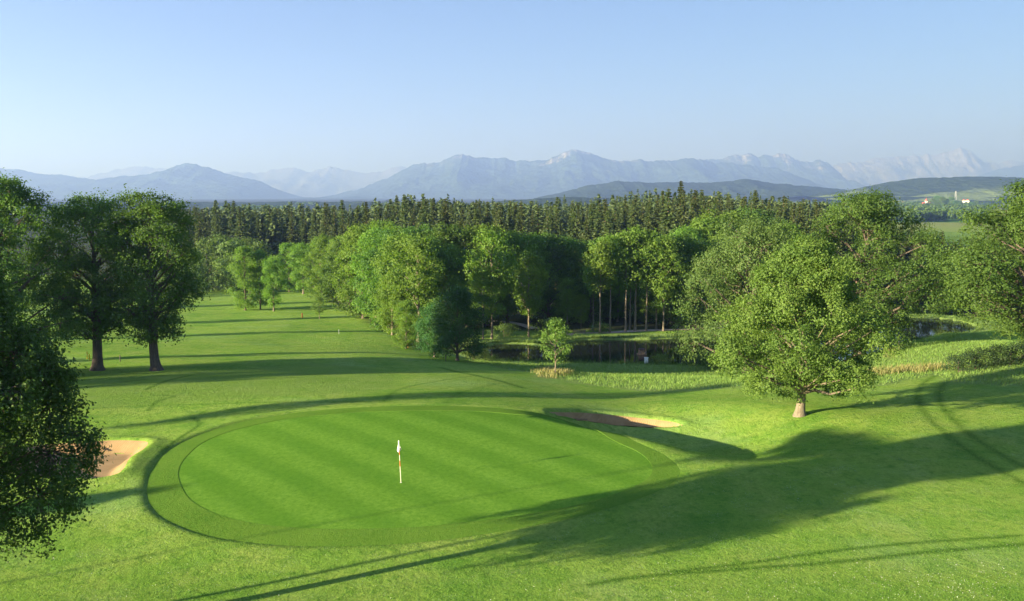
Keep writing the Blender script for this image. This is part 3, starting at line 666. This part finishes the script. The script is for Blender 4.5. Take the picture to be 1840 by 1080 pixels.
for k, (p, d, yt) in enumerate([(1225,160,420),(1262,164,430),(1300,168,420),(1400,170,400),(1450,176,420),(1640,190,470),(1690,186,480),(1730,192,450),(1790,186,460),(1850,190,430),(1900,190,430),(1020,166,500),(1060,168,480),(1110,170,490),(1160,168,500),(1205,168,480)]):
    plant_px('woodland_tree', 'shaded leafy tree deep behind the pond, %s planted' % ORD[k] if 0 else 'shaded leafy tree of the dark wood behind the pond', 'tree', ALD[(k + 2) % 4], p, d, yt, 1.15, None, 'shaded trees behind the pond')
for k, (p, d, yt, w) in enumerate([(441,197,443,.9),(468,199,450,.8),(492,195,462,.85)]):
    plant_px('alder_tree', ['leftmost and brightest of the island of trees on the far fairway', 'middle tree of the island of trees on the far fairway', 'rightmost tree of the island of trees on the far fairway'][k], 'tree', [ALD[0], ALD[1], ALD[3]][k], p, d, yt, w, None, 'tree island on the fairway')
plant_px('sapling', 'thin sapling alone on the fairway below the wood edge', 'tree', YOUNG, 574, 176, 533, 1.2)
for k, (p, d, yt) in enumerate([(372,272,430),(398,285,425),(425,262,432),(445,278,430),(352,262,450),(470,270,436),(330,250,470),(300,240,480)]):
    plant_px('willow_tree', 'pale willow at the far fairway end, %s from the left' % ORD[[3, 4, 5, 6, 2, 7, 1, 0][k]], 'tree', WIL, p, d, yt, 1.0, None, 'pale willows at the fairway end')
# shrubs
for k, (p, d, h, w, v, lb) in enumerate([(1722,84,1.7,1.1,0,'low dark shrub at the left end of the hedge by the right oak'),(1752,85,1.9,1.1,0,'dark shrub second from the left beside the right oak'),(1785,86,2.0,1.2,0,'dark shrub third from the left beside the right oak'),(1815,85.5,2.0,1.1,0,'dark shrub closest before the right oak trunk'),(1848,86,2.2,1.2,0,'dark shrub right of the right oak trunk'),
   (1186,122.5,2.0,1.0,1,'pale shrub beside the white box on the pond bank'),(852,121,2.2,1.2,1,'pale shrub on the pond bank right of the dark lime'),(872,123,1.6,1.2,1,'low pale shrub where the pond begins, left end'),(1080,152,2,1.1,1,'shrub under the pale trunks beyond the pond'),(1280,118,2.6,1.2,1,'shrub below the pale oak at the pond corner'),
   (985,150,3.2,1.1,1,'bush on the far bank behind the young tree'),(905,148,2.6,1.2,1,'bush under the left pond trees')]):
    plant_px('shrub', lb, 'shrub', SHR[v], p, d, 0, w); bpy.data.objects[-1] if 0 else None
    o = [q for q in COL.objects if q.get('label') == lb][0]; s = h / SHR[v][2]; o.scale = (s * w, s * w, s)

# --- spruce wood
sections = [(560, 'below the left mountain'), (800, 'left of the limes'), (1050, 'below the central summit'), (1290, 'behind the tall pond trees'), (1560, 'behind the broad oaks'), (1760, 'below the red-roofed church'), (9999, 'behind the right edge oak')]
n_sp = 0; taken = []
def spruce_ok(x, y, rad):
    for a, b in taken:
        if (a - x) ** 2 + (b - y) ** 2 < rad * rad: return False
    taken.append((x, y)); return True
def top_line(px): return np.interp(px, [330, 400, 480, 560, 640, 700, 760, 840, 920, 1000, 1080, 1160, 1240, 1300, 1400, 1500, 1560, 1640, 1740, 1900], [376, 372, 374, 372, 374, 364, 358, 362, 366, 370, 362, 352, 344, 352, 360, 372, 390, 415, 420, 400])
tries = 0
while n_sp < 296 and tries < 9000:
    tries += 1
    px = R_.uniform(320, 1900); dmin = np.interp(px, [320, 560, 640, 900, 1240, 1500, 1900], [296, 290, 250, 222, 225, 225, 215]); d = dmin + R_.random() ** 1.4 * 75
    x = x_at(px, d, -12)
    if not spruce_ok(x, d, 4.6): continue
    yt = top_line(px) + R_.gauss(7, 9) + (d - dmin) * -.02
    where = [s for e, s in sections if px < e][0]
    row = 'front edge' if d < dmin + 22 else 'rear rows'
    plant_px('spruce_tree', 'dark spruce, %s of wood, %s' % (row, where), 'tree', SPR[R_.randrange(4)], px, d, yt, R_.uniform(1.05, 1.6), None, 'spruces ' + where + ', ' + row); n_sp += 1
for p, d, yt, v in [(587,286,362,2),(391,300,362,1),(1165,255,345,0),(1000,262,352,2)]:
    plant_px('spruce_tree', {587: 'tall solitary-topped spruce standing out before the left spruce wall', 391: 'single spruce tip poking above the left spruce wall', 1165: 'tallest pointed spruce above the pond trees', 1000: 'full conical spruce below the central summit'}[p], 'tree', SPR[v], p, d, yt, 1.1)
def forest_mass():
    protoV = []
    for k in range(5):
        r = np.random.default_rng(900 + k); C, N = [], []
        n = 112; zr = r.random(n) ** .8; ang = r.uniform(0, 6.28, n); rr = (1 - zr) ** .85 * 3.1 * r.uniform(.5, 1.1, n)
        C = np.column_stack([rr * np.cos(ang), rr * np.sin(ang), (.18 + .82 * zr) * 25]); ax = unit(np.column_stack([np.cos(ang) * .8, np.sin(ang) * .8, -.5 + r.normal(0, .3, n)]))
        S = 1.75 * (1.15 - zr * .6); side = unit(np.cross(ax, [0, 0, 1.] + .7 * r.normal(size=(n, 3)))); a = ax * S[:, None]; w = side * (S * .42)[:, None]
        V = np.stack([C - a * .6, C + w, C + a * .6, C - w], 1).reshape(-1, 3)
        z = np.array([[-.15, 0, 0], [.15, 0, 0], [.05, 0, 24.5], [-.05, 0, 24.5]]); protoV.append((np.concatenate([V, z]), np.concatenate([np.repeat(r.random(n), 4), [.2] * 4])))
    r = np.random.default_rng(77); Vs, Ts = [], []; pts = []
    N = 2900; px = r.uniform(250, 1960, N); d = 305 + r.random(N) ** 1.25 * 520
    x = x_at(px, d, -15); keep = ~((px > 1575) & (px < 1780)) & ~((px < 420) & (d < 320)); x, d, px = x[keep], d[keep], px[keep]
    z = ground_h(x, d); ztop = 14 + (352 - (np.minimum(top_line(px), 378) + r.normal(3, 7, len(px)))) * d / F
    for i in range(len(x)):
        v, t = protoV[i % 5]; a = r.uniform(0, 6.28); s = (.60 + .56 * float(fbm(np.array([x[i] / 26]), np.array([d[i] / 26]), 2, 61)[0])) * r.uniform(.82, 1.18); s = min(s * 1.15, max(.4, (ztop[i] - z[i]) / 25)); cs, sn = math.cos(a) * s, math.sin(a) * s
        Vs.append(np.column_stack([(v[:, 0] * cs - v[:, 1] * sn) * 1.3 + x[i], (v[:, 0] * sn + v[:, 1] * cs) * 1.3 + d[i], v[:, 2] * s + z[i]])); Ts.append(np.clip(t * .6 + .4 * r.random(), 0, 1))
    V = np.concatenate(Vs); link('distant_spruce_forest', mesh_np('distant_spruce_forest', V, np.arange(len(V)).reshape(-1, 4), (L_FIR,), dict(tint=np.concatenate(Ts))), None, label='dense spruce forest stretching behind the front spruces', kind='stuff')
forest_mass()

# ------------------------------------------------------------------ long grass, dry grass, reeds
def blades(name, X, Y, h, w, mat, label, per=6, spread=.25, seed=1):
    r = np.random.default_rng(seed); n = len(X) * per; x = np.repeat(X, per) + r.normal(0, spread, n); y = np.repeat(Y, per) + r.normal(0, spread, n); z = ground_h(x, y) - .03
    hh = h * r.uniform(.5, 1.25, n); a = r.uniform(0, 3.14, n); bx = r.normal(0, .28, n) * hh; by = r.normal(0, .28, n) * hh
    dx, dy = np.cos(a) * w / 2, np.sin(a) * w / 2; b = np.column_stack([x, y, z])
    V = np.stack([b - np.column_stack([dx, dy, 0 * x]), b + np.column_stack([dx, dy, 0 * x]), b + np.column_stack([bx * .5 + dx * .7, by * .5 + dy * .7, hh * .6]), b + np.column_stack([bx, by, hh])], 1).reshape(-1, 3)
    link(name, mesh_np(name, V, np.arange(4 * n).reshape(n, 4), (mat,), dict(tint=np.repeat(r.random(n), 4))), None, label=label, kind='stuff')
def scatter(L, n, seed, extra=None):
    r = np.random.default_rng(seed); lo, hi = L.min(0), L.max(0); x = r.uniform(lo[0], hi[0], n); y = r.uniform(lo[1], hi[1], n); k = sdf(x, y, L) < r.uniform(-1.2, .2, n); k &= sdf(x, y, POND, 6) > .2
    for p in ((1640, 1730),):
        pass
    return x[k], y[k]
x, y = scatter(MEADOW, 26000, 5); blades('meadow_grass', x, y, .30, .045, M_GRASS, 'long pale meadow grass between rough and pond', 5, .3, 5)
Xs, Ys = zip(*[scatter(D, 420, 8 + k) for k, D in enumerate(DRY)]); blades('dry_grass', np.concatenate(Xs), np.concatenate(Ys), .6, .07, M_STRAW, 'tufts of dry straw-coloured grass', 5, .2, 6)
r = np.random.default_rng(31); i = r.integers(0, len(POND), 2600); nx_ = POND[i] + r.normal(0, .45, (2600, 2)); blades('pond_reeds', nx_[:, 0], nx_[:, 1], .5, .06, M_REED, 'green reeds and tall grass fringing the pond', 6, .3, 7)

r = np.random.default_rng(41); n = 66000; y = 31.0 + 27 * r.random(n) ** 1.5; x = y * r.uniform(-.57, .57, n)
k = (sdf(x, y, APRON, 3) > .15) & (sdf(x, y, BUNK_L, 3) > .1) & (sdf(x, y, BUNK_R, 3) > .1)
M_TUFT = leafmat('rough_grass_blade', (.085, .21, .024), (.20, .33, .05), .4)
blades('rough_grass', x[k], y[k], .065, .022, M_TUFT, 'short tufts of rough grass in the foreground', 3, .06, 9)

def clover():
    r = np.random.default_rng(43); P = []
    for px, py, sx, sy, n in ((1700, 1045, 90, 22, 260), (1500, 1020, 160, 30, 160), (1250, 1050, 150, 25, 150), (900, 1060, 200, 20, 90), (300, 1030, 150, 30, 80), (1780, 1000, 60, 25, 80)):
        for q in range(n): P.append(to_ground(r.normal(px, sx), min(1078, r.normal(py, sy)), lambda a, b: 0 * np.asarray(a) + 0.02))
    P = np.array(P); z = ground_h(P[:, 0], P[:, 1]); C = np.column_stack([P, z + r.uniform(.03, .08, len(P))]); V, Q = leaf_quads(C, unit(r.normal(size=C.shape) + [0, -.6, .8]), .024, 1.0, r)
    link('clover_flowers', mesh_np('clover_flowers', V, Q, (simple('clover_white', (.62, .62, .55), .8, .1),)), None, label='scattered white clover heads in the foreground rough', kind='stuff')
clover()

# ------------------------------------------------------------------ golf and pond furniture
M_WHITE = simple('white_paint', (.80, .79, .76), .45, .05); M_REDP = simple('red_paint', (.62, .13, .05), .5, .1); M_CREAM = simple('cream_paint', (.74, .68, .52), .5, .06)
M_DARK = simple('dark_print', (.07, .05, .05), .7, .2); M_WOOD = simple('weathered_wood', (.16, .12, .085), .85, .3, 4, .004); M_YEL = simple('yellow_paint', (.75, .55, .05), .5, .1); M_GREY = simple('grey_metal', (.30, .31, .32), .5, .15)
fx, fy = to_ground(720.5, 866.5); fz = float(base_h([fx], [fy])[0]) - .012
t = thing('flagstick', 'red and white flagstick with hanging white flag on the putting green', 'golf flag', (fx, fy, fz))
t.rotation_euler = (0, math.radians(-2.2), 0)
Geo().lathe([(.054, -.02), (.054, .004), (.043, .004), (.043, -.10), (.0, -.10)], n=14).build('hole_cup', M_WHITE, t)
for nm, z0, z1, m in (('pole_section', 0, .83, M_CREAM), ('red_band', .83, 1.13, M_REDP), ('pole_section', 1.13, 1.41, M_CREAM), ('red_band', 1.41, 1.66, M_REDP), ('pole_section', 1.66, 2.16, M_WHITE)):
    Geo().lathe([(0, z0), (.017, z0), (.017, z1), (0, z1)], n=10).build(nm, m, t)
def flag():
    g = Geo(); n, m = 10, 9; V = []
    for j in range(m):
        v = j / (m - 1)
        for i in range(n):
            u = i / (n - 1); wdt = .03 + .16 * v
            V.append((-.03 + wdt * (u - .35) * 1.0 + .015 * math.sin(v * 5 + u * 3), .035 * math.sin(u * 9 + v * 1.5) * (.3 + v) + .02, 2.14 - v * (.52 + .07 * math.sin(u * 5))))
    return g.add(V, [(j * n + i, j * n + i + 1, (j + 1) * n + i + 1, (j + 1) * n + i) for j in range(m - 1) for i in range(n - 1)])
fl = flag().build('flag', M_WHITE, t, True); fl.modifiers.new('cloth_thickness', 'SOLIDIFY').thickness = .006
Geo().add([(.035, -.035, 1.78), (.085, -.03, 1.77), (.095, -.03, 1.70), (.03, -.035, 1.69)], [(0, 1, 2, 3)]).box((.062, -.032, 1.735), (.05, .01, .07)).build('emblem', M_DARK, fl)
def stake(px, py, h, mat, label, d=None, r=.04, group=None):
    x, y = to_ground(px, py); t = thing('marker_stake', label, 'stake', (x, y, gz(x, y)), 0, 1, group)
    Geo().lathe([(0, -.1), (r, -.1), (r, h * .9), (r * .6, h), (0, h)], n=8).build('post', mat, t); Geo().lathe([(r * 1.06, h * .78), (r * 1.06, h * .9), (r * .62, h * 1.005), (0, h * 1.005)], n=8).build('cap', mat, t)
stake(157, 645, .8, M_YEL, 'left yellow stake behind the left oak trunk', r=.07); stake(161, 648, .7, M_YEL, 'right yellow stake close by the left oak trunk', r=.07)
stake(216, 651, .7, M_DARK, 'thin dark post between the two oak trunks', r=.05); stake(543, 571, .9, M_REDP, 'red stake on the far fairway below the tree island', r=.1)
stake(733, 625, .8, M_REDP, 'red stake at the wood edge left of the limes', r=.09); stake(609, 600, .7, M_GREY, 'grey stake on the middle fairway', r=.03); stake(801, 651, .8, M_DARK, 'thin dark post between the two lime trunks', r=.04)
x, y = to_ground(1161, 656); t = thing('white_box', 'small white upright box on the near pond bank', 'box', (x, y, gz(x, y)))
Geo().box((0, 0, .42), (.46, .3, .72)).build('housing', M_WHITE, t); Geo().box((0, 0, .80), (.52, .36, .05)).build('lid', M_WHITE, t); Geo().box((0, 0, .03), (.54, .38, .1)).build('base', M_GREY, t)
p = on_pond(1153, 637); t = thing('pond_float', 'small grey box floating on the dark pond', 'float', (p[0], p[1], POND_Z))
Geo().box((0, 0, .06), (1.3, .9, .2)).build('deck', M_WOOD, t); Geo().box((0, 0, .45), (.8, .6, .6)).build('housing', M_WOOD, t); Geo().box((0, 0, .8), (.95, .75, .12), 0, .8).build('roof', M_DARK, t)
x, y = x_at(1042, 149.5, -8), 149.5; t = thing('park_bench', 'dark wooden bench under the trees on the far pond bank', 'bench', (x, y, gz(x, y)), .25)
for k in range(3): Geo().box((0, -.12 + .15 * k, .46), (2.2, .12, .04)).build('seat_slat', M_WOOD, t)
for k in range(2): Geo().box((0, .28 + .03 * k, .64 + .18 * k), (2.2, .04, .13)).build('back_slat', M_WOOD, t)
for s in (-.9, .9): Geo().box((s, .05, .22), (.1, .45, .44)).build('leg', M_WOOD, t); Geo().box((s, .30, .62), (.08, .06, .5)).build('back_post', M_WOOD, t)
for px, py, rz, lb in ((187, 796, .5, 'bunker rake lying at the back of the sunlit bunker'), (1018, 747, -.3, 'bunker rake lying in the shaded narrow bunker')):
    x, y = to_ground(px, py); t = thing('bunker_rake', lb, 'rake', (x, y, gz(x, y) + .05), rz)
    Geo().tube([(0, 0, .05), (1.5, 0, .12)], [.02, .02], 6).build('handle', M_DARK, t); Geo().box((0, 0, .03), (.06, .6, .06)).build('head', M_DARK, t)
    for k in range(7): Geo().box((0, -.27 + .09 * k, -.03), (.02, .02, .08)).build('tooth', M_DARK, t)

# ------------------------------------------------------------------ far village and church
M_WALL = simple('lime_render', (.74, .70, .62), .9, .06, .3); M_ROOF = simple('red_roof_tile', (.42, .10, .06), .8, .2, .5); M_GLASS = simple('dark_window', (.03, .035, .04), .2, .2)
def gable(g, c, d, h, rz, over=.4):
    x, y = d[0] / 2 + over, d[1] / 2 + over; cs, sn = math.cos(rz), math.sin(rz); T = lambda a, b, z: (c[0] + a * cs - b * sn, c[1] + a * sn + b * cs, c[2] + z)
    return g.add([T(-x, -y, 0), T(x, -y, 0), T(x, 0, h), T(-x, 0, h), T(-x, y, 0), T(x, y, 0)], [(0, 1, 2, 3), (3, 2, 5, 4), (0, 3, 4, 4)[:4] if 0 else (4, 0, 3, 3)[:4] if 0 else (0, 4, 5, 1)])
D = 2750.; cx_ = x_at(1664, D, -15); cz = at(1664, 374, D)[2]
t = thing('church', 'white church with red roof and small red-domed tower on far meadow', 'church', (cx_, D, cz))
Geo().box((0, 0, 4), (24, 12, 8)).build('wall', M_WALL, t); Geo().box((-15, -2, 3), (10, 10, 10)).build('annex_wall', M_WALL, t)
def hip(g, c, d, h):
    x, y, z = d[0] / 2, d[1] / 2, c[2]; return g.add([(c[0] - x, c[1] - y, z), (c[0] + x, c[1] - y, z), (c[0] + x, c[1] + y, z), (c[0] - x, c[1] + y, z), (c[0] - x * .6, c[1], z + h), (c[0] + x * .6, c[1], z + h)], [(0, 1, 5, 4), (2, 3, 4, 5), (1, 2, 5, 5)[:3] + (5,), (3, 0, 4, 4)]) 
def roof(c, d, h):
    x, y = d[0] / 2, d[1] / 2; me = bpy.data.meshes.new('roof'); c0 = c
    me.from_pydata([(c[0] - x, c[1] - y, c[2]), (c[0] + x, c[1] - y, c[2]), (c[0] + x, c[1] + y, c[2]), (c[0] - x, c[1] + y, c[2]), (c[0] - x * .85, c[1], c[2] + h), (c[0] + x * .85, c[1], c[2] + h)], [], [(0, 1, 5, 4), (2, 3, 4, 5), (1, 2, 5), (3, 0, 4), (3, 2, 1, 0)]); me.materials.append(M_ROOF); return me
link('roof', roof((0, 0, 8), (26, 14, 0), 9), t); link('annex_roof', roof((-15, -2, 8), (11, 11, 0), 4), t)
Geo().box((0, 0, 17), (5.5, 5.5, 7)).build('tower', M_WALL, t); Geo().lathe([(0, 20.5), (3.6, 20.5), (4.0, 22), (3.2, 24), (1.2, 26), (.5, 28), (.15, 31), (0, 31)], n=12).build('dome', M_ROOF, t, True)
for k in range(4): Geo().box((-9 + 5.5 * k, -6.05, 4.5), (1.6, .25, 3.6)).build('window', M_GLASS, t)
Geo().box((0, -2.8, 18), (1.6, .2, 2.6)).build('window', M_GLASS, t)
Geo().box((-2, -18, 1.0), (30, .8, 2.6)).build('churchyard_wall', M_WALL, t)
for k, px in enumerate((1606, 1611, 1617, 1623, 1629, 1732, 1738)):
    d = 3300. + 40 * (k % 3) - (500 if px > 1700 else 0); z = at(px, 367.5 if px < 1700 else 364, d)[2]; h = thing('village_house', ['leftmost', 'second', 'third', 'fourth', 'fifth'][k] + ' small red-roofed house left of the far church' if k < 5 else ['left', 'right'][k - 5] + ' small pale house right of the church trees', 'house', (x_at(px, d, z), d, z), .2 * k, 1, 'village houses')
    Geo().box((0, 0, 2), (13, 9, 7)).build('wall', M_WALL, h); link('roof', roof((0, 0, 5.5), (14.5, 10.5, 0), 4.5), h)
    for s in (-3.5, 3.5): Geo().box((s, -4.55, 3), (1.6, .2, 1.8)).build('window', M_GLASS, h)
d = 3300.; z = at(1717, 357, d)[2]; t = thing('lattice_mast', 'thin grey mast rising beyond the church trees', 'mast', (x_at(1717, d, z), d, z))
for a, b in ((-1, -1), (1, -1), (1, 1), (-1, 1)): Geo().tube([(a * 2.6, b * 2.6, -4), (a * 1.0, b * 1.0, 26)], [.5, .4], 6).build('leg', M_GREY, t)
for k in range(5): Geo().box((0, 0, 2 + 5 * k), (5.0 - .6 * k, 5.0 - .6 * k, .5)).build('brace', M_GREY, t)
for px, d, yb, ht, v in [(1634,2600,376,15,0),(1642,2640,375,17,1),(1650,2600,376,14,2),(1676,2600,374,28,0),(1683,2650,374,36,3),(1692,2600,375,34,0),(1700,2620,376,30,1),(1708,2600,377,36,3),(1717,2560,377,26,2),(1726,2580,378,26,0),(1735,2580,378,24,1),(1744,2560,379,26,2),(1753,2560,380,30,0),(1684,2420,381,20,2),(1694,2420,381,22,0),(1704,2400,382,22,1),(1714,2380,382,24,2),(1724,2380,383,24,0),(1735,2370,383,26,1),(1746,2360,384,28,2)]:
    z = at(px, yb, d)[2]; s = ht / 16; o = thing('round_tree', 'round hazy tree in the copse right of the far church' if px > 1660 else 'round hazy tree left of the far church', 'tree', (x_at(px, d, z), d, z - 1), R_.uniform(0, 6), (s * 1.25, s * 1.25, s), 'church copse' if px > 1660 else 'trees left of the church')
    link('trunk', ALD[v][0], o); link('crown', ALD[v][1], o)
def far_copses():
    r = np.random.default_rng(5); Vs, Ts = [], []
    for _ in range(90):
        d = r.uniform(1250, 4200); px = r.uniform(1560, 1800) if r.random() < .8 else r.uniform(300, 1560); L = r.uniform(30, 160); n = int(L * .35)
        x0 = x_at(px, d, -20); a = r.normal(0, .4)
        for q in range(n):
            s = r.uniform(-.5, .5) * L; c = np.array([x0 + s * math.cos(a), d + s * math.sin(a) + r.normal(0, 5), -17 + r.uniform(-2, 3)]); m = 16
            D = unit(r.normal(size=(m, 3))); C = c + D * np.array([6, 6, 7.5]) * r.uniform(.6, 1, (m, 1)) + [0, 0, 3]
            V, Q = leaf_quads(C, unit(D + .4 * r.normal(size=D.shape)), 5.5, .8, r); Vs.append(V); Ts.append(np.repeat(r.random(m), 4))
    V = np.concatenate(Vs); link('distant_copses', mesh_np('distant_copses', V, np.arange(len(V)).reshape(-1, 4), (L_OAK,), dict(tint=np.concatenate(Ts))), None, label='hazy hedgerows and copses across the far fields', kind='stuff')
far_copses()

# every look-alike gets a label of its own, counted from the left of its row
ORD += ['fortieth'] + ['forty-' + o for o in ORD[:9]] + ['fiftieth'] + ['fifty-' + o for o in ORD[:9]]
rows = {}
for o in COL.objects:
    if o.parent is None and (o.get('category') and str(o.get('group', '')).startswith(('spruces ', 'shaded trees', 'church copse', 'trees left of the church'))): rows.setdefault(o['group'], []).append(o)
for g, os_ in rows.items():
    os_.sort(key=lambda o: o.location.x / o.location.y)
    for k, o in enumerate(os_):
        if g.startswith('spruces '): o['label'] = '%s dark spruce from the left in the %s, %s' % (ORD[k], *reversed(g[8:].rsplit(', ', 1)))
        elif g.startswith('shaded'): o['label'] = '%s shaded leafy tree from the left in the dark wood behind the pond' % ORD[k]
        elif g.startswith('church'): o['label'] = '%s round hazy tree from the left in the copse by the far church' % ORD[k]
        else: o['label'] = '%s round hazy tree from the left, left of the far church' % ORD[k]

# ------------------------------------------------------------------ haze
hm = bpy.data.materials.new('haze_air'); hm.use_nodes = True; hn = hm.node_tree.nodes; hn.clear()
ho = hn.new('ShaderNodeOutputMaterial'); pv = hn.new('ShaderNodeVolumePrincipled'); hm.node_tree.links.new(pv.outputs[0], ho.inputs['Volume'])
pv.inputs['Color'].default_value = (.142, .212, .445, 1); pv.inputs['Density'].default_value = HAZE_DENS; pv.inputs['Absorption Color'].default_value = (.62, .62, .62, 1); pv.inputs['Anisotropy'].default_value = 0.3
for nm in ('Density Attribute', 'Temperature Attribute', 'Color Attribute'):
    pv.inputs[nm].default_value = ''
Geo().box((0, 29000, 700), (130000, 66000, 1480)).build('haze', hm, None, kind='stuff', label='thin blue morning haze over the valley')
